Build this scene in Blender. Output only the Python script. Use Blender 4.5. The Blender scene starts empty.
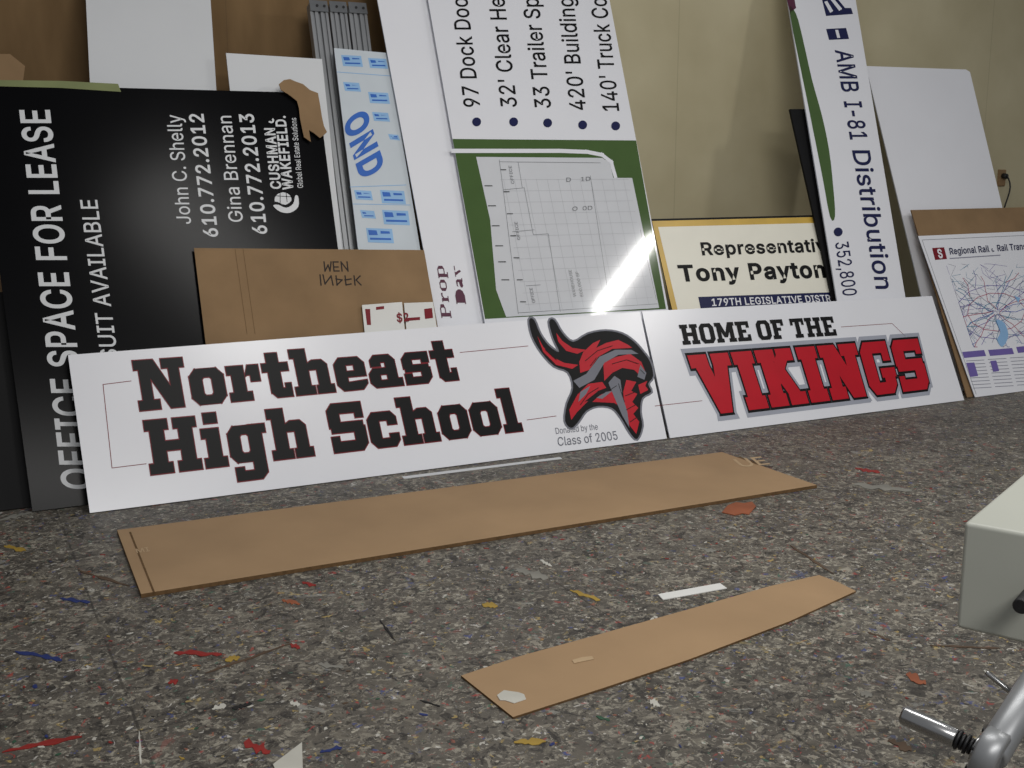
import bpy, bmesh, math, random, os, glob
from mathutils import Vector, Matrix
from mathutils.geometry import delaunay_2d_cdt
random.seed(7)
scene=bpy.context.scene
scene.view_settings.view_transform='Standard'
scene.view_settings.look='None'
COL=scene.collection
# ------------------------------------------------------------ camera
F=1100.0; PITCH=math.radians(10.5); CAMZ=1.15
cd=bpy.data.cameras.new('camera'); cam=bpy.data.objects.new('camera',cd); COL.objects.link(cam)
cam.location=(0,0,CAMZ); cam.rotation_euler=(math.radians(90)-PITCH,0,0)
cd.lens=36*F/1024; cd.sensor_width=36; cd.clip_start=.05
scene.camera=cam
sp,cp=math.sin(PITCH),math.cos(PITCH)
C0=Vector((0,0,CAMZ))
def ray(x,y):
    u=(x-512)/F; v=(384-y)/F
    return Vector((u, cp+v*sp, -sp+v*cp))
def at(x,y,t): return C0+ray(x,y)*t
def floor_pt(x,y,z=0.0):
    r=ray(x,y); t=(z-CAMZ)/r.z
    return C0+r*t
# ------------------------------------------------------------ fonts shipped with Blender (fallback: built-in)
SANS=None
try:
    for base in (bpy.utils.system_resource('DATAFILES'),):
        for f in glob.glob(os.path.join(base,'fonts','*')):
            if os.path.basename(f).lower().startswith('inter'):
                SANS=bpy.data.fonts.load(f)
except Exception as e: print(e)
# ------------------------------------------------------------ materials
def lin(c):
    c=c/255.0
    return c/12.92 if c<=.04045 else ((c+.055)/1.055)**2.4
MATS={}
def mk(name,rgb,rough=.5,var=.06,scale=8,metal=0,bump=0.0,stretch=None,coat=0,spec=.5):
    if name in MATS: return MATS[name]
    m=bpy.data.materials.new(name); m.use_nodes=True
    nt=m.node_tree; N=nt.nodes; L=nt.links
    b=N['Principled BSDF']; col=[lin(c) for c in rgb]
    tc=N.new('ShaderNodeTexCoord'); mp=N.new('ShaderNodeMapping')
    L.new(tc.outputs['Object'],mp.inputs['Vector'])
    if stretch: mp.inputs['Scale'].default_value=stretch
    no=N.new('ShaderNodeTexNoise'); no.inputs['Scale'].default_value=scale; no.inputs['Detail'].default_value=5
    L.new(mp.outputs[0],no.inputs['Vector'])
    r=N.new('ShaderNodeValToRGB')
    r.color_ramp.elements[0].position=.3; r.color_ramp.elements[1].position=.7
    r.color_ramp.elements[0].color=[c*(1-var) for c in col]+[1]
    r.color_ramp.elements[1].color=[min(1,c*(1+var)) for c in col]+[1]
    L.new(no.outputs['Fac'],r.inputs[0]); L.new(r.outputs[0],b.inputs['Base Color'])
    b.inputs['Roughness'].default_value=rough; b.inputs['Metallic'].default_value=metal
    b.inputs['Specular IOR Level'].default_value=spec
    if coat: b.inputs['Coat Weight'].default_value=coat; b.inputs['Coat Roughness'].default_value=.04
    if bump:
        bp=N.new('ShaderNodeBump'); bp.inputs['Strength'].default_value=bump; bp.inputs['Distance'].default_value=.01
        L.new(no.outputs['Fac'],bp.inputs['Height']); L.new(bp.outputs[0],b.inputs['Normal'])
    MATS[name]=m; return m
WHITE=mk('gloss_white_panel',(232,233,238),.25,.015,3)
WHITEG=mk('laminated_white',(228,229,234),.08,.01,3)
WHITE2=mk('matte_white_panel',(212,214,216),.5,.03,2)
BLACK=mk('black_ink',(8,8,9),.45,.1,spec=.2)
BLACKB=mk('black_board',(5,5,7),.22,.2,5,spec=.09)
RED=mk('red_ink',(186,14,34),.4,.06,spec=.25)
DRED=mk('dark_red_ink',(120,16,30),.4,.06,spec=.25)
GREY=mk('grey_ink',(112,114,124),.5,.05)
LGREY=mk('light_grey_ink',(160,164,176),.5,.05)
EDGE=mk('panel_edge',(176,180,190),.5,.05)
PLAN=mk('plan_grey',(206,208,212),.08,.02)
GREEN=mk('green_ink',(72,96,52),.08,.05,spec=.35)
NAVY=mk('navy_ink',(20,26,72),.4,.05,spec=.25)
BLUE=mk('blue_ink',(30,96,186),.5,.06)
LBLUE=mk('pale_blue_ink',(140,182,222),.5,.05)
FILM=mk('protective_film',(200,208,214),.3,.03)
GOLD=mk('gold_border',(205,168,70),.35,.08)
CREAM=mk('cream_paper',(236,233,218),.4,.02)
PURP=mk('plum_ink',(80,20,52),.5,.05)
CARD=mk('cardboard',(140,114,84),.85,.14,4,bump=.15,spec=.2)
CARDL=mk('cardboard_floor',(164,136,104),.85,.08,3,bump=.15,spec=.2)
CARDE=mk('cardboard_edge',(104,80,54),.9,.2,60,spec=.2)
MARK=mk('marker_ink',(38,28,24),.8,.1)
PRINTL=mk('faded_print',(182,156,122),.8,.1)
ALU=mk('aluminium',(150,152,154),.42,.12,12,metal=.6,stretch=(1,.1,1))
TAPE=mk('masking_tape',(124,132,86),.7,.1)
DARK=mk('dark_board',(12,12,14),.6,.2,spec=.2)
SHELL=mk('machine_enamel',(180,182,172),.45,.04,3)
CHROME=mk('chrome',(170,170,170),.25,.1,10,metal=1)
RUBBER=mk('black_rubber',(22,22,24),.5,.1)
DSTEEL=mk('dull_steel',(120,122,124),.4,.1,20,metal=.8)
CAST=mk('cast_alloy',(150,152,154),.4,.08,15,metal=.5)
PAPER=mk('white_paper',(222,222,218),.8,.03)
SCR={'blue':mk('chip_blue',(32,48,106),.6,.2),'red':mk('chip_red',(140,36,30),.6,.2),'yellow':mk('chip_yellow',(160,132,54),.6,.2),
 'white':mk('chip_white',(190,188,178),.7,.1),'orange':mk('chip_orange',(146,82,52),.7,.2),'brown':mk('chip_brown',(84,66,50),.8,.2),
 'grey':mk('chip_grey',(128,126,118),.8,.2),'black':mk('chip_black',(24,22,22),.7,.2),'green':mk('chip_green',(46,84,62),.7,.2)}
# ------------------------------------------------------------ frames
ANG=math.radians(27.4)
d=Vector((math.cos(ANG),math.sin(ANG),0)); n=Vector((-math.sin(ANG),math.cos(ANG),0)); Z=Vector((0,0,1))
P1=floor_pt(90,514)
def meshobj(name,verts,faces,mats,fm=None,parent=None,smooth=False):
    me=bpy.data.meshes.new(name); me.from_pydata([tuple(v) for v in verts],[],faces); me.update()
    for m in mats: me.materials.append(m)
    if fm:
        for p,i in zip(me.polygons,fm): p.material_index=i
    if smooth:
        for p in me.polygons: p.use_smooth=True
    ob=bpy.data.objects.new(name,me); COL.objects.link(ob)
    if parent: ob.parent=parent
    return ob
def tag(ob,label,cat,group=None):
    ob['label']=label; ob['category']=cat
    if group: ob['group']=group
    return ob
def sarea(q): return sum(q[i][0]*q[(i+1)%len(q)][1]-q[(i+1)%len(q)][0]*q[i][1] for i in range(len(q)))/2
def union2d(polys,signs=None):
    """merge overlapping outlines into one clean flat sheet (signs: +1 solid outline, -1 counter)"""
    V=[];Fc=[]
    for q in polys:
        q=[Vector((p[0],p[1])) for p in q]
        if sarea(q)<0: q=q[::-1]
        b=len(V); V+=q; Fc.append(list(range(b,b+len(q))))
    v,e,f,ov,oe,of=delaunay_2d_cdt(V,[],Fc,1,1e-6)
    out=[]
    for face,o in zip(f,of):
        if not o: continue
        if signs and sum(signs[i] for i in set(o))<=0: continue
        a,b,c=[v[i] for i in face[:3]]
        if (b-a).cross(c-a)<0: face=list(face)[::-1]
        out.append(list(face))
    return [(p.x,p.y) for p in v],out
def smooth(pts,k=5):
    out=[];m=len(pts)
    for i in range(m):
        p0,p1,p2,p3=[Vector(pts[(i+j-1)%m]) for j in range(4)]
        for s in range(k):
            t=s/k; q=.5*((2*p1)+(p2-p0)*t+(2*p0-5*p1+4*p2-p3)*t*t+(3*p1-p0-3*p2+p3)*t**3); out.append((q.x,q.y))
    return out
def offs(poly,dl):
    if dl==0: return poly
    k=len(poly)
    if sarea(poly)<0: poly=poly[::-1]
    out=[]
    for i in range(k):
        a=Vector(poly[i-1]);b=Vector(poly[i]);c=Vector(poly[(i+1)%k])
        t1=(b-a).normalized();t2=(c-b).normalized()
        n1=Vector((t1.y,-t1.x));n2=Vector((t2.y,-t2.x)); mm=n1+n2
        if mm.length<.2: mm=n1*1.0
        else:
            mm=mm.normalized(); mm=mm/max(.6,mm.dot(n1))
        out.append(tuple(b+mm*dl))
    return out
class Panel:
    """leaning plane: base line on the floor 'o' metres behind the front signs, leaning back by 'a' degrees"""
    def __init__(s,o,a):
        a=math.radians(a); s.B=P1+n*o; s.u=Z*math.cos(a)+n*math.sin(a); s.m=d.cross(s.u); s.a=a; s.ob=None; s.cs=0
    def st(s,x,y):
        r=ray(x,y); t=(s.B-C0).dot(s.m)/r.dot(s.m); p=C0+r*t-s.B
        return Vector((p.dot(d)-s.cs,p.dot(s.u)))
    def down(s,p,q,th):
        a=s.st(*p); b=s.st(*q); tt=th*math.tan(s.a)+.001
        k=(tt-a.y)/(b.y-a.y); return a+(b-a)*k
    def make(s,name,pts,th,front,side=None,label='',cat='sign',pix=True,foot=None):
        P=[s.st(*p) for p in pts]
        if foot:
            l=s.down(pts[0],foot[0],th); r=s.down(pts[-1],foot[1],th)
            P=P+[r,l]
        else:
            tt=th*math.tan(s.a)+.001
            P=[Vector((p.x,max(p.y,tt))) for p in P]
        cs=sum(p.x for p in P)/len(P); s.cs=cs
        P=[Vector((p.x-cs,p.y)) for p in P]
        k=len(P); V=[(p.x,p.y,0) for p in P]+[(p.x,p.y,-th) for p in P]
        Fc=[list(range(k)),list(range(2*k-1,k-1,-1))]+[[i,i+k,(i+1)%k+k,(i+1)%k] for i in range(k)]
        ob=meshobj(name,V,Fc,[front,side or front],[0,0]+[1]*k)
        M=Matrix.Identity(4); o=s.B+d*cs
        for i in range(3):
            M[i][0]=d[i]; M[i][1]=s.u[i]; M[i][2]=s.m[i]; M[i][3]=o[i]
        ob.matrix_world=M; s.ob=ob; s.P=P
        bm=bmesh.new(); bm.from_mesh(ob.data); bmesh.ops.recalc_face_normals(bm,faces=bm.faces); bm.to_mesh(ob.data); bm.free()
        return tag(ob,label,cat)
    def flat(s,name,polys,mat,layer=1,px=True,parent=None):
        qs=[[s.st(*p) for p in poly] if px else poly for poly in polys]
        V,Fc=union2d(qs)
        return meshobj(name,[(x,y,layer*.0008) for x,y in V],Fc,[mat],parent=s.ob)
    def lines(s,name,plist,w,mat,layer=1):
        polys=[]
        for pl in plist:
            q=[s.st(*p) for p in pl]
            for a,b in zip(q,q[1:]):
                t=(b-a)
                if t.length<1e-6: continue
                t=t.normalized(); nn=Vector((-t.y,t.x))*w/2; e=t*w/2
                polys.append([a-nn-e,b-nn+e,b+nn+e,a+nn-e])
        return s.flat(name,polys,mat,layer,px=False)
def bil(A,B,C,D,u,v):
    return A*(1-u)*(1-v)+B*u*(1-v)+C*(1-u)*v+D*u*v
def outlines(body,sp_=1.0):
    cu=bpy.data.curves.new('t','FONT'); cu.body=body; cu.resolution_u=4; cu.space_character=sp_
    if SANS: cu.font=SANS
    ob=bpy.data.objects.new('t',cu); COL.objects.link(ob)
    dg=bpy.context.evaluated_depsgraph_get(); dg.update()
    c=ob.to_curve(dg); res=[]
    for s in c.splines:
        pts=[]
        if s.type=='BEZIER':
            bp=s.bezier_points; m=len(bp)
            for i in range(m):
                a=bp[i];b=bp[(i+1)%m]; p0,p1,p2,p3=a.co.xy,a.handle_right.xy,b.handle_left.xy,b.co.xy
                straight=((p1-p0).cross(p3-p0)**2+(p2-p0).cross(p3-p0)**2)<1e-10
                k=1 if straight else 4
                for j in range(k):
                    t=j/k; pts.append(p0*(1-t)**3+p1*3*t*(1-t)**2+p2*3*t*t*(1-t)+p3*t**3)
        else: pts=[p.co.xy for p in s.points]
        cl=[]
        for q in pts:
            if not cl or (q-cl[-1]).length>1e-4: cl.append(q.copy())
        if len(cl)>1 and (cl[0]-cl[-1]).length<1e-4: cl.pop()
        if len(cl)>2: res.append([(q.x,q.y) for q in cl])
    ob.to_curve_clear(); bpy.data.objects.remove(ob); bpy.data.curves.remove(cu)
    return res
CAP=max(y for q in outlines('H') for x,y in q)
TC={}
def text_geo(body,bold):
    if (body,bold) in TC: return TC[(body,bold)]
    cs=outlines(body,1.0+max(0,bold)*3.2)      # heavier weights get wider tracking
    main=1 if sarea(max(cs,key=lambda q:abs(sarea(q))))>0 else -1
    signs=[(1 if sarea(q)>0 else -1)*main for q in cs]
    polys=[offs(q,bold*s) for q,s in zip(cs,signs)]
    V,Fc=union2d(polys,signs)
    TC[(body,bold)]=(V,Fc,min(x for x,y in V),max(x for x,y in V)); return TC[(body,bold)]
def text(pn,body,A,B,C,D,mat,bold=0.0,layer=2,name='lettering'):
    """A,B baseline start/end, C,D top of capitals above start/end"""
    V,Fc,x0,x1=text_geo(body,bold)
    A,B,C,D=[pn.st(*p) for p in (A,B,C,D)]; out=[]
    for x,y in V:
        p=bil(A,B,C,D,(x-x0)/(x1-x0),y/CAP); out.append((p.x,p.y,layer*.0008))
    return meshobj(name,out,Fc,[mat],parent=pn.ob)
# ------------------------------------------------------------ slab glyphs
XH=7.4
def R(a,b,c,e): return [(a,b),(c,b),(c,e),(a,e)]
def ring(x0,y0,x1,y1,ch,vt,ht):
    def oc(a,b,c,e,h): return [(a+h,b),(c-h,b),(c,b+h),(c,e-h),(c-h,e),(a+h,e),(a,e-h),(a,b+h)]
    o=oc(x0,y0,x1,y1,ch); i=oc(x0+vt,y0+ht,x1-vt,y1-ht,ch*.3)
    return [[o[k],o[(k+1)%8],i[(k+1)%8],i[k]] for k in range(8)]
def Sg(w,h,th,v,tm=1.1):
    return [[(1.4,h),(0,h-1.4),(0,h-th),(w,h-th),(w,h)],R(w-2,h-th-tm,w,h),R(0,h/2,v,h-1.4),R(.4,h/2-th/2,w-.4,h/2+th/2),
            R(w-v,1.4,w,h/2),[(0,0),(w-1.4,0),(w,1.4),(w,th),(0,th)],R(0,0,2,th+tm)]
G={
'N':([R(1,0,3.3,10),R(7.5,0,9.8,10),R(0,0,4.6,1.9),R(0,8.1,3.6,10),R(6.1,8.1,11,10),[(1.2,10),(4.4,10),(9.8,0),(6.8,0)]],11),
'o':(ring(0,0,7.8,XH,1.5,2.8,1.8),7.8),
'r':([R(1,0,4,XH),R(0,0,5.2,1.8),R(0,5.6,4,XH),[(4,4.9),(5,XH),(7.6,XH),(7.6,5.3),(4.6,5.3)],R(5.4,3.9,7.6,XH)],7.6),
't':([R(1.3,1,4.2,9.6),R(0,5.6,6.3,XH),[(1.3,1.2),(2.5,0),(6.3,0),(6.3,1.9),(1.3,1.9)],R(4.9,0,6.3,2.9)],6.3),
'h':([R(1,0,4,10),R(0,8.1,4,10),R(0,0,4.9,1.8),[(4,5.3),(4,6.8),(5.2,XH),(7.6,XH),(8.8,6.3),(8.8,5.3)],R(6,0,8.8,6),R(5.4,0,9.7,1.8)],9.7),
'e':([[(0,1.4),(1.4,0),(2.9,0),(2.9,XH),(1.4,XH),(0,XH-1.4)],[(2.5,5.7),(7.7,5.7),(7.7,6),(6.3,XH),(2.5,XH)],R(4.9,3,7.7,6),R(2.5,3,7.7,4.3),[(2.5,0),(6.3,0),(7.7,1.3),(7.7,2.1),(2.5,1.8)]],7.7),
'a':([[(.8,4.8),(3.4,4.8),(3.4,5.7),(7.3,5.7),(7.3,6.1),(6,XH),(2,XH),(.8,6.3)],R(4.6,0,7.3,6),R(4.6,0,8.4,1.8),R(2,2.9,5,4.4),[(0,1.2),(1.2,0),(2.8,0),(2.8,4.4),(1.2,4.4),(0,3.2)],R(2,0,5,1.6)],8.4),
's':(Sg(7.2,XH,1.6,2.6,.9),7.2),
'S':(Sg(8.8,10,2.1,2.9),8.8),
'H':([R(1,0,4,10),R(7.2,0,10.2,10),R(0,0,5,1.9),R(0,8.1,5,10),R(6.2,0,11.2,1.9),R(6.2,8.1,11.2,10),R(4,4.1,7.2,5.9)],11.2),
'i':([R(1,0,4,XH),R(0,0,5,1.8),R(0,5.6,4,XH),R(1,8.4,4,10.4)],5),
'g':(ring(0,.3,7.4,XH,1.4,2.7,1.7)+[R(4.9,-2,7.8,XH),R(4.9,5.7,8.8,XH),[(.6,-3.2),(6.4,-3.2),(7.8,-2),(7.8,-1.4),(.6,-1.4)],R(.6,-3.2,2.6,-.6)],8.8),
'c':([[(0,1.4),(1.4,0),(2.9,0),(2.9,XH),(1.4,XH),(0,XH-1.4)],[(2.5,5.6),(7.4,5.6),(7.4,6.2),(6.2,XH),(2.5,XH)],R(5,4.6,7.4,6),[(2.5,0),(6.2,0),(7.4,1.3),(7.4,1.8),(2.5,1.8)],R(5,1.3,7.4,2.7)],7.4),
'l':([R(1,0,4,10),R(0,8.1,4,10),R(0,0,5,1.8)],5),
'O':(ring(0,0,9.4,10,1.9,3,1.9),9.4),
'M':([R(1,0,3.6,10),R(9,0,11.8,10),R(0,0,4.6,1.9),R(8,0,12.8,1.9),R(0,8.1,3.6,10),R(9,8.1,12.8,10),[(1,10),(4,10),(7.4,2.5),(5.2,2.5)],[(8.8,10),(11.8,10),(7.4,2.5),(5.2,2.5)]],12.8),
'E':([R(1,0,4,10),R(0,0,9,1.9),R(0,8.1,9,10),R(4,4.2,6.6,5.8),R(7,0,9,3.3),R(7,6.7,9,10)],9),
'F':([R(1,0,4,10),R(0,0,5.4,1.9),R(0,8.1,8.6,10),R(4,4.2,6.4,5.8),R(6.6,6.7,8.6,10)],8.6),
'T':([R(3.3,0,6.3,10),R(2,0,7.6,1.9),R(0,8.1,9.6,10),R(0,6.5,1.8,10),R(7.8,6.5,9.6,10)],9.6),
'V':([[(.6,10),(5.0,10),(8.2,0),(4.4,0)],[(7.6,10),(12,10),(8.2,0),(4.4,0)],R(0,7.9,5.6,10),R(7.0,7.9,12.6,10)],12.6),
'I':([R(1.0,0,5.6,10),R(0,0,6.6,2.1),R(0,7.9,6.6,10)],6.6),
'K':([R(1,0,5.2,10),R(0,0,6,2.1),R(0,7.9,6,10),[(4,2.6),(11,9),(7.2,9.4),(4,6.4)],[(4.8,5),(7.6,7.1),(12,1),(7.8,1)],R(6.8,7.9,12,10),R(7,0,12.8,2.1)],12.8),
'G':([[(0,1.8),(1.8,0),(4.1,0),(4.1,10),(1.8,10),(0,8.2)],R(3,7.9,10.2,10),R(7.7,6.3,10.2,10),R(3,0,8.6,2.1),[(6.6,0),(8.6,0),(10.4,1.6),(10.4,4.6),(6.6,4.6)],R(5.8,3.1,11,4.8)],11)}
BIGN=([R(1,0,4.8,10),R(8.6,0,12.4,10),R(0,0,5.8,2.1),R(0,7.9,4,10),R(7.4,7.9,13.6,10),[(1.2,10),(5.8,10),(12.4,0),(7.8,0)]],13.6)
BIGS=(Sg(10.8,10,2.15,4,.75),10.8)
def slab(pn,body,A,B,C,D,layers,gap=.9,G=G):
    A,B,C,D=[pn.st(*p) for p in (A,B,C,D)]
    items=[];x=0
    for ch in body:
        if ch==' ': x+=4; continue
        g,w=G[ch]
        for p in g: items.append([(px+x,py) for px,py in p])
        x+=w+gap
    W=x-gap
    for mat,dl,layer in layers:
        polys=[]
        for p in items:
            q=offs(p,dl)
            polys.append([bil(A,B,C,D,a/W,b/10) for a,b in q])
        pn.flat('lettering',polys,mat,layer,px=False)
# ================================================================ ROOM
WOFF=1.12
def mat_wall():
    m=bpy.data.materials.new('painted_and_plywood_wall'); m.use_nodes=True; nt=m.node_tree;N=nt.nodes;L=nt.links
    b=N['Principled BSDF']; b.inputs['Roughness'].default_value=.8; b.inputs['Specular IOR Level'].default_value=.2
    tc=N.new('ShaderNodeTexCoord'); sx=N.new('ShaderNodeSeparateXYZ'); L.new(tc.outputs['Object'],sx.inputs[0])
    n1=N.new('ShaderNodeTexNoise'); n1.inputs['Scale'].default_value=1.6; n1.inputs['Detail'].default_value=8; L.new(tc.outputs['Object'],n1.inputs['Vector'])
    r1=N.new('ShaderNodeValToRGB'); e=r1.color_ramp.elements
    e[0].position=.3; e[0].color=(lin(180),lin(170),lin(138),1); e[1].position=.7; e[1].color=(lin(200),lin(191),lin(160),1)
    L.new(n1.outputs['Fac'],r1.inputs[0])
    mp=N.new('ShaderNodeMapping'); mp.inputs['Scale'].default_value=(3,1,.8); L.new(tc.outputs['Object'],mp.inputs['Vector'])
    n2=N.new('ShaderNodeTexNoise'); n2.inputs['Scale'].default_value=2.2; n2.inputs['Detail'].default_value=8; L.new(mp.outputs[0],n2.inputs['Vector'])
    r2=N.new('ShaderNodeValToRGB'); e=r2.color_ramp.elements
    e[0].position=.3; e[0].color=(lin(106),lin(83),lin(55),1); e[1].position=.72; e[1].color=(lin(134),lin(108),lin(75),1)
    L.new(n2.outputs['Fac'],r2.inputs[0])
    gt=N.new('ShaderNodeMath'); gt.operation='GREATER_THAN'; gt.inputs[1].default_value=1.75; L.new(sx.outputs['X'],gt.inputs[0])
    mx=N.new('ShaderNodeMix'); mx.data_type='RGBA'; L.new(gt.outputs[0],mx.inputs['Factor']); L.new(r2.outputs[0],mx.inputs['A']); L.new(r1.outputs[0],mx.inputs['B'])
    ad=N.new('ShaderNodeMath'); ad.operation='ADD'; ad.inputs[1].default_value=10.98+.40; L.new(sx.outputs['X'],ad.inputs[0])
    fr=N.new('ShaderNodeMath'); fr.operation='MODULO'; fr.inputs[1].default_value=1.22; L.new(ad.outputs[0],fr.inputs[0])
    lt=N.new('ShaderNodeMath'); lt.operation='LESS_THAN'; lt.inputs[1].default_value=.005; L.new(fr.outputs[0],lt.inputs[0])
    ml=N.new('ShaderNodeMath'); ml.operation='MULTIPLY'; ml.inputs[1].default_value=.2; L.new(lt.outputs[0],ml.inputs[0])
    m2=N.new('ShaderNodeMix'); m2.data_type='RGBA'; L.new(ml.outputs[0],m2.inputs['Factor']); L.new(mx.outputs['Result'],m2.inputs['A']); m2.inputs['B'].default_value=(.05,.04,.03,1)
    L.new(m2.outputs['Result'],b.inputs['Base Color'])
    return m
def wall():
    s0,s1,h,th=-4.5,8.5,3.3,.12
    V=[(s0,0,0),(s1,0,0),(s1,0,h),(s0,0,h),(s0,th,0),(s1,th,0),(s1,th,h),(s0,th,h)]
    Fc=[[0,1,2,3],[5,4,7,6],[4,0,3,7],[1,5,6,2],[3,2,6,7],[4,5,1,0]]
    ob=meshobj('wall_back',V,Fc,[mat_wall()]); o=P1+n*WOFF
    ob.matrix_world=Matrix(((d.x,n.x,0,o.x),(d.y,n.y,0,o.y),(0,0,1,0),(0,0,0,1)))
    ob['kind']='structure'
wall()
def mat_floor():
    m=bpy.data.materials.new('paint_spattered_concrete'); m.use_nodes=True; nt=m.node_tree;N=nt.nodes;L=nt.links
    b=N['Principled BSDF']
    tc=N.new('ShaderNodeTexCoord'); V=tc.outputs['Object']
    def noise(s,dt=6,rg=.6,off=0,dist=0):
        x=N.new('ShaderNodeTexNoise'); x.inputs['Scale'].default_value=s; x.inputs['Detail'].default_value=dt; x.inputs['Roughness'].default_value=rg; x.inputs['Distortion'].default_value=dist
        mp=N.new('ShaderNodeMapping'); mp.inputs['Location'].default_value=(off,off*.7,off*.3); L.new(V,mp.inputs['Vector']); L.new(mp.outputs[0],x.inputs['Vector']); return x.outputs['Fac']
    def ramp(f,a,c0,bb,c1):
        r=N.new('ShaderNodeValToRGB'); e=r.color_ramp.elements; e[0].position=a; e[0].color=(*c0,1); e[1].position=bb; e[1].color=(*c1,1); L.new(f,r.inputs[0]); return r.outputs[0]
    def mix(f,a,bc):
        x=N.new('ShaderNodeMix'); x.data_type='RGBA'; L.new(f,x.inputs['Factor']); L.new(a,x.inputs['A'])
        if isinstance(bc,tuple): x.inputs['B'].default_value=(*bc,1)
        else: L.new(bc,x.inputs['B'])
        return x.outputs['Result']
    def math_(op,a,bv):
        x=N.new('ShaderNodeMath'); x.operation=op; L.new(a,x.inputs[0])
        if isinstance(bv,float): x.inputs[1].default_value=bv
        else: L.new(bv,x.inputs[1])
        return x.outputs[0]
    def mul(a,bv): return math_('MULTIPLY',a,bv)
    B0=(0,0,0);B1=(1,1,1)
    c=ramp(noise(1.6,9,.75),.3,(.050,.044,.037),.7,(.125,.112,.092))
    worn=ramp(noise(1.3,6,.75,91),.35,(.45,.45,.45),.62,B1)
    for s,a,w_,col,off,st,ds,wn in [(7,.50,.14,(.165,.147,.115),2,.5,1.5,1),(15,.545,.035,(.26,.236,.185),3,.55,1.2,1),(28,.56,.02,(.36,.33,.265),6,.75,1.2,1),(52,.565,.025,(.46,.43,.35),9,.65,.8,1),(18,.56,.035,(.026,.023,.020),12,.8,1.2,0),(44,.58,.025,(.018,.016,.014),17,.85,.8,0),
        (7,.645,.02,(.22,.055,.045),21,.5,1.8,0),(10,.655,.02,(.07,.09,.19),27,.6,1.5,0),(8,.65,.02,(.30,.23,.09),33,.5,1.8,0),(5,.64,.03,(.32,.32,.29),39,.55,2.0,0),(12,.665,.02,(.06,.12,.09),45,.6,1.2,0),
        (20,.65,.015,(.34,.045,.04),51,.85,1.2,0),(22,.65,.015,(.45,.33,.11),57,.8,1.2,0),(24,.645,.015,(.60,.58,.53),63,.85,1.2,0),(24,.665,.015,(.05,.08,.26),67,.8,1.2,0)]:
        f=mul(ramp(noise(s,6,.7,off,ds),a,B0,a+w_,B1),st)
        if wn: f=mul(f,worn)
        c=mix(f,c,col)
    for sc_,th,rad,st,off in [(38,.84,.28,.8,2),(70,.80,.32,.8,5)]:
        nz=N.new('ShaderNodeTexNoise'); nz.inputs['Scale'].default_value=sc_*1.3; nz.inputs['Detail'].default_value=4; L.new(V,nz.inputs['Vector'])
        va=N.new('ShaderNodeVectorMath'); va.operation='MULTIPLY_ADD'; L.new(nz.outputs['Color'],va.inputs[0]); va.inputs[1].default_value=(2.2/sc_,)*3; L.new(V,va.inputs[2])
        v=N.new('ShaderNodeTexVoronoi'); v.inputs['Scale'].default_value=sc_; mp=N.new('ShaderNodeMapping'); mp.inputs['Location'].default_value=(off,off,0)
        L.new(va.outputs[0],mp.inputs['Vector']); L.new(mp.outputs[0],v.inputs['Vector'])
        sc=N.new('ShaderNodeSeparateColor'); L.new(v.outputs['Color'],sc.inputs[0])
        f=mul(mul(math_('GREATER_THAN',sc.outputs[0],th),math_('LESS_THAN',v.outputs['Distance'],rad)),st)
        pal=N.new('ShaderNodeValToRGB'); pal.color_ramp.interpolation='CONSTANT'; e=pal.color_ramp.elements
        cols=[(.42,.40,.34),(.28,.04,.035),(.56,.54,.48),(.02,.02,.02),(.38,.28,.10),(.16,.15,.12),(.05,.07,.22),(.46,.43,.35),(.05,.13,.09),(.28,.10,.06)]
        while len(e)<len(cols): e.new(1)
        for i,q in enumerate(cols): e[i].position=i/len(cols); e[i].color=(*q,1)
        L.new(sc.outputs[1],pal.inputs[0]); c=mix(f,c,pal.outputs[0])
    sx=N.new('ShaderNodeSeparateXYZ'); L.new(V,sx.inputs[0])
    brk=ramp(noise(5,4,.6,71),.42,B0,.55,B1)
    for ax in ('X','Y'):
        ad=math_('ADD',sx.outputs[ax],20.45 if ax=='X' else 20.9)
        lt=math_('LESS_THAN',math_('MODULO',ad,1.22),.006)
        c=mix(mul(mul(lt,brk),.6),c,(.016,.014,.012))
    L.new(c,b.inputs['Base Color'])
    rr=N.new('ShaderNodeMapRange'); L.new(noise(5,5,.6,31),rr.inputs[0]); rr.inputs[3].default_value=.42; rr.inputs[4].default_value=.75; L.new(rr.outputs[0],b.inputs['Roughness'])
    bp=N.new('ShaderNodeBump'); bp.inputs['Strength'].default_value=.5; bp.inputs['Distance'].default_value=.005; L.new(noise(45,6,.7,2),bp.inputs['Height']); L.new(bp.outputs[0],b.inputs['Normal'])
    return m
def floor():
    V=[(-5,-2.5,0),(9,-2.5,0),(9,7,0),(-5,7,0)]; V=[(x,y,z) for x,y,z in V]+[(x,y,-.1) for x,y,z in V]
    ob=meshobj('floor',V,[[0,1,2,3],[7,6,5,4],[0,4,5,1],[1,5,6,2],[2,6,7,3],[3,7,4,0]],[mat_floor()])
    ob.rotation_euler=(0,0,ANG); ob['kind']='structure'
floor()
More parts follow.
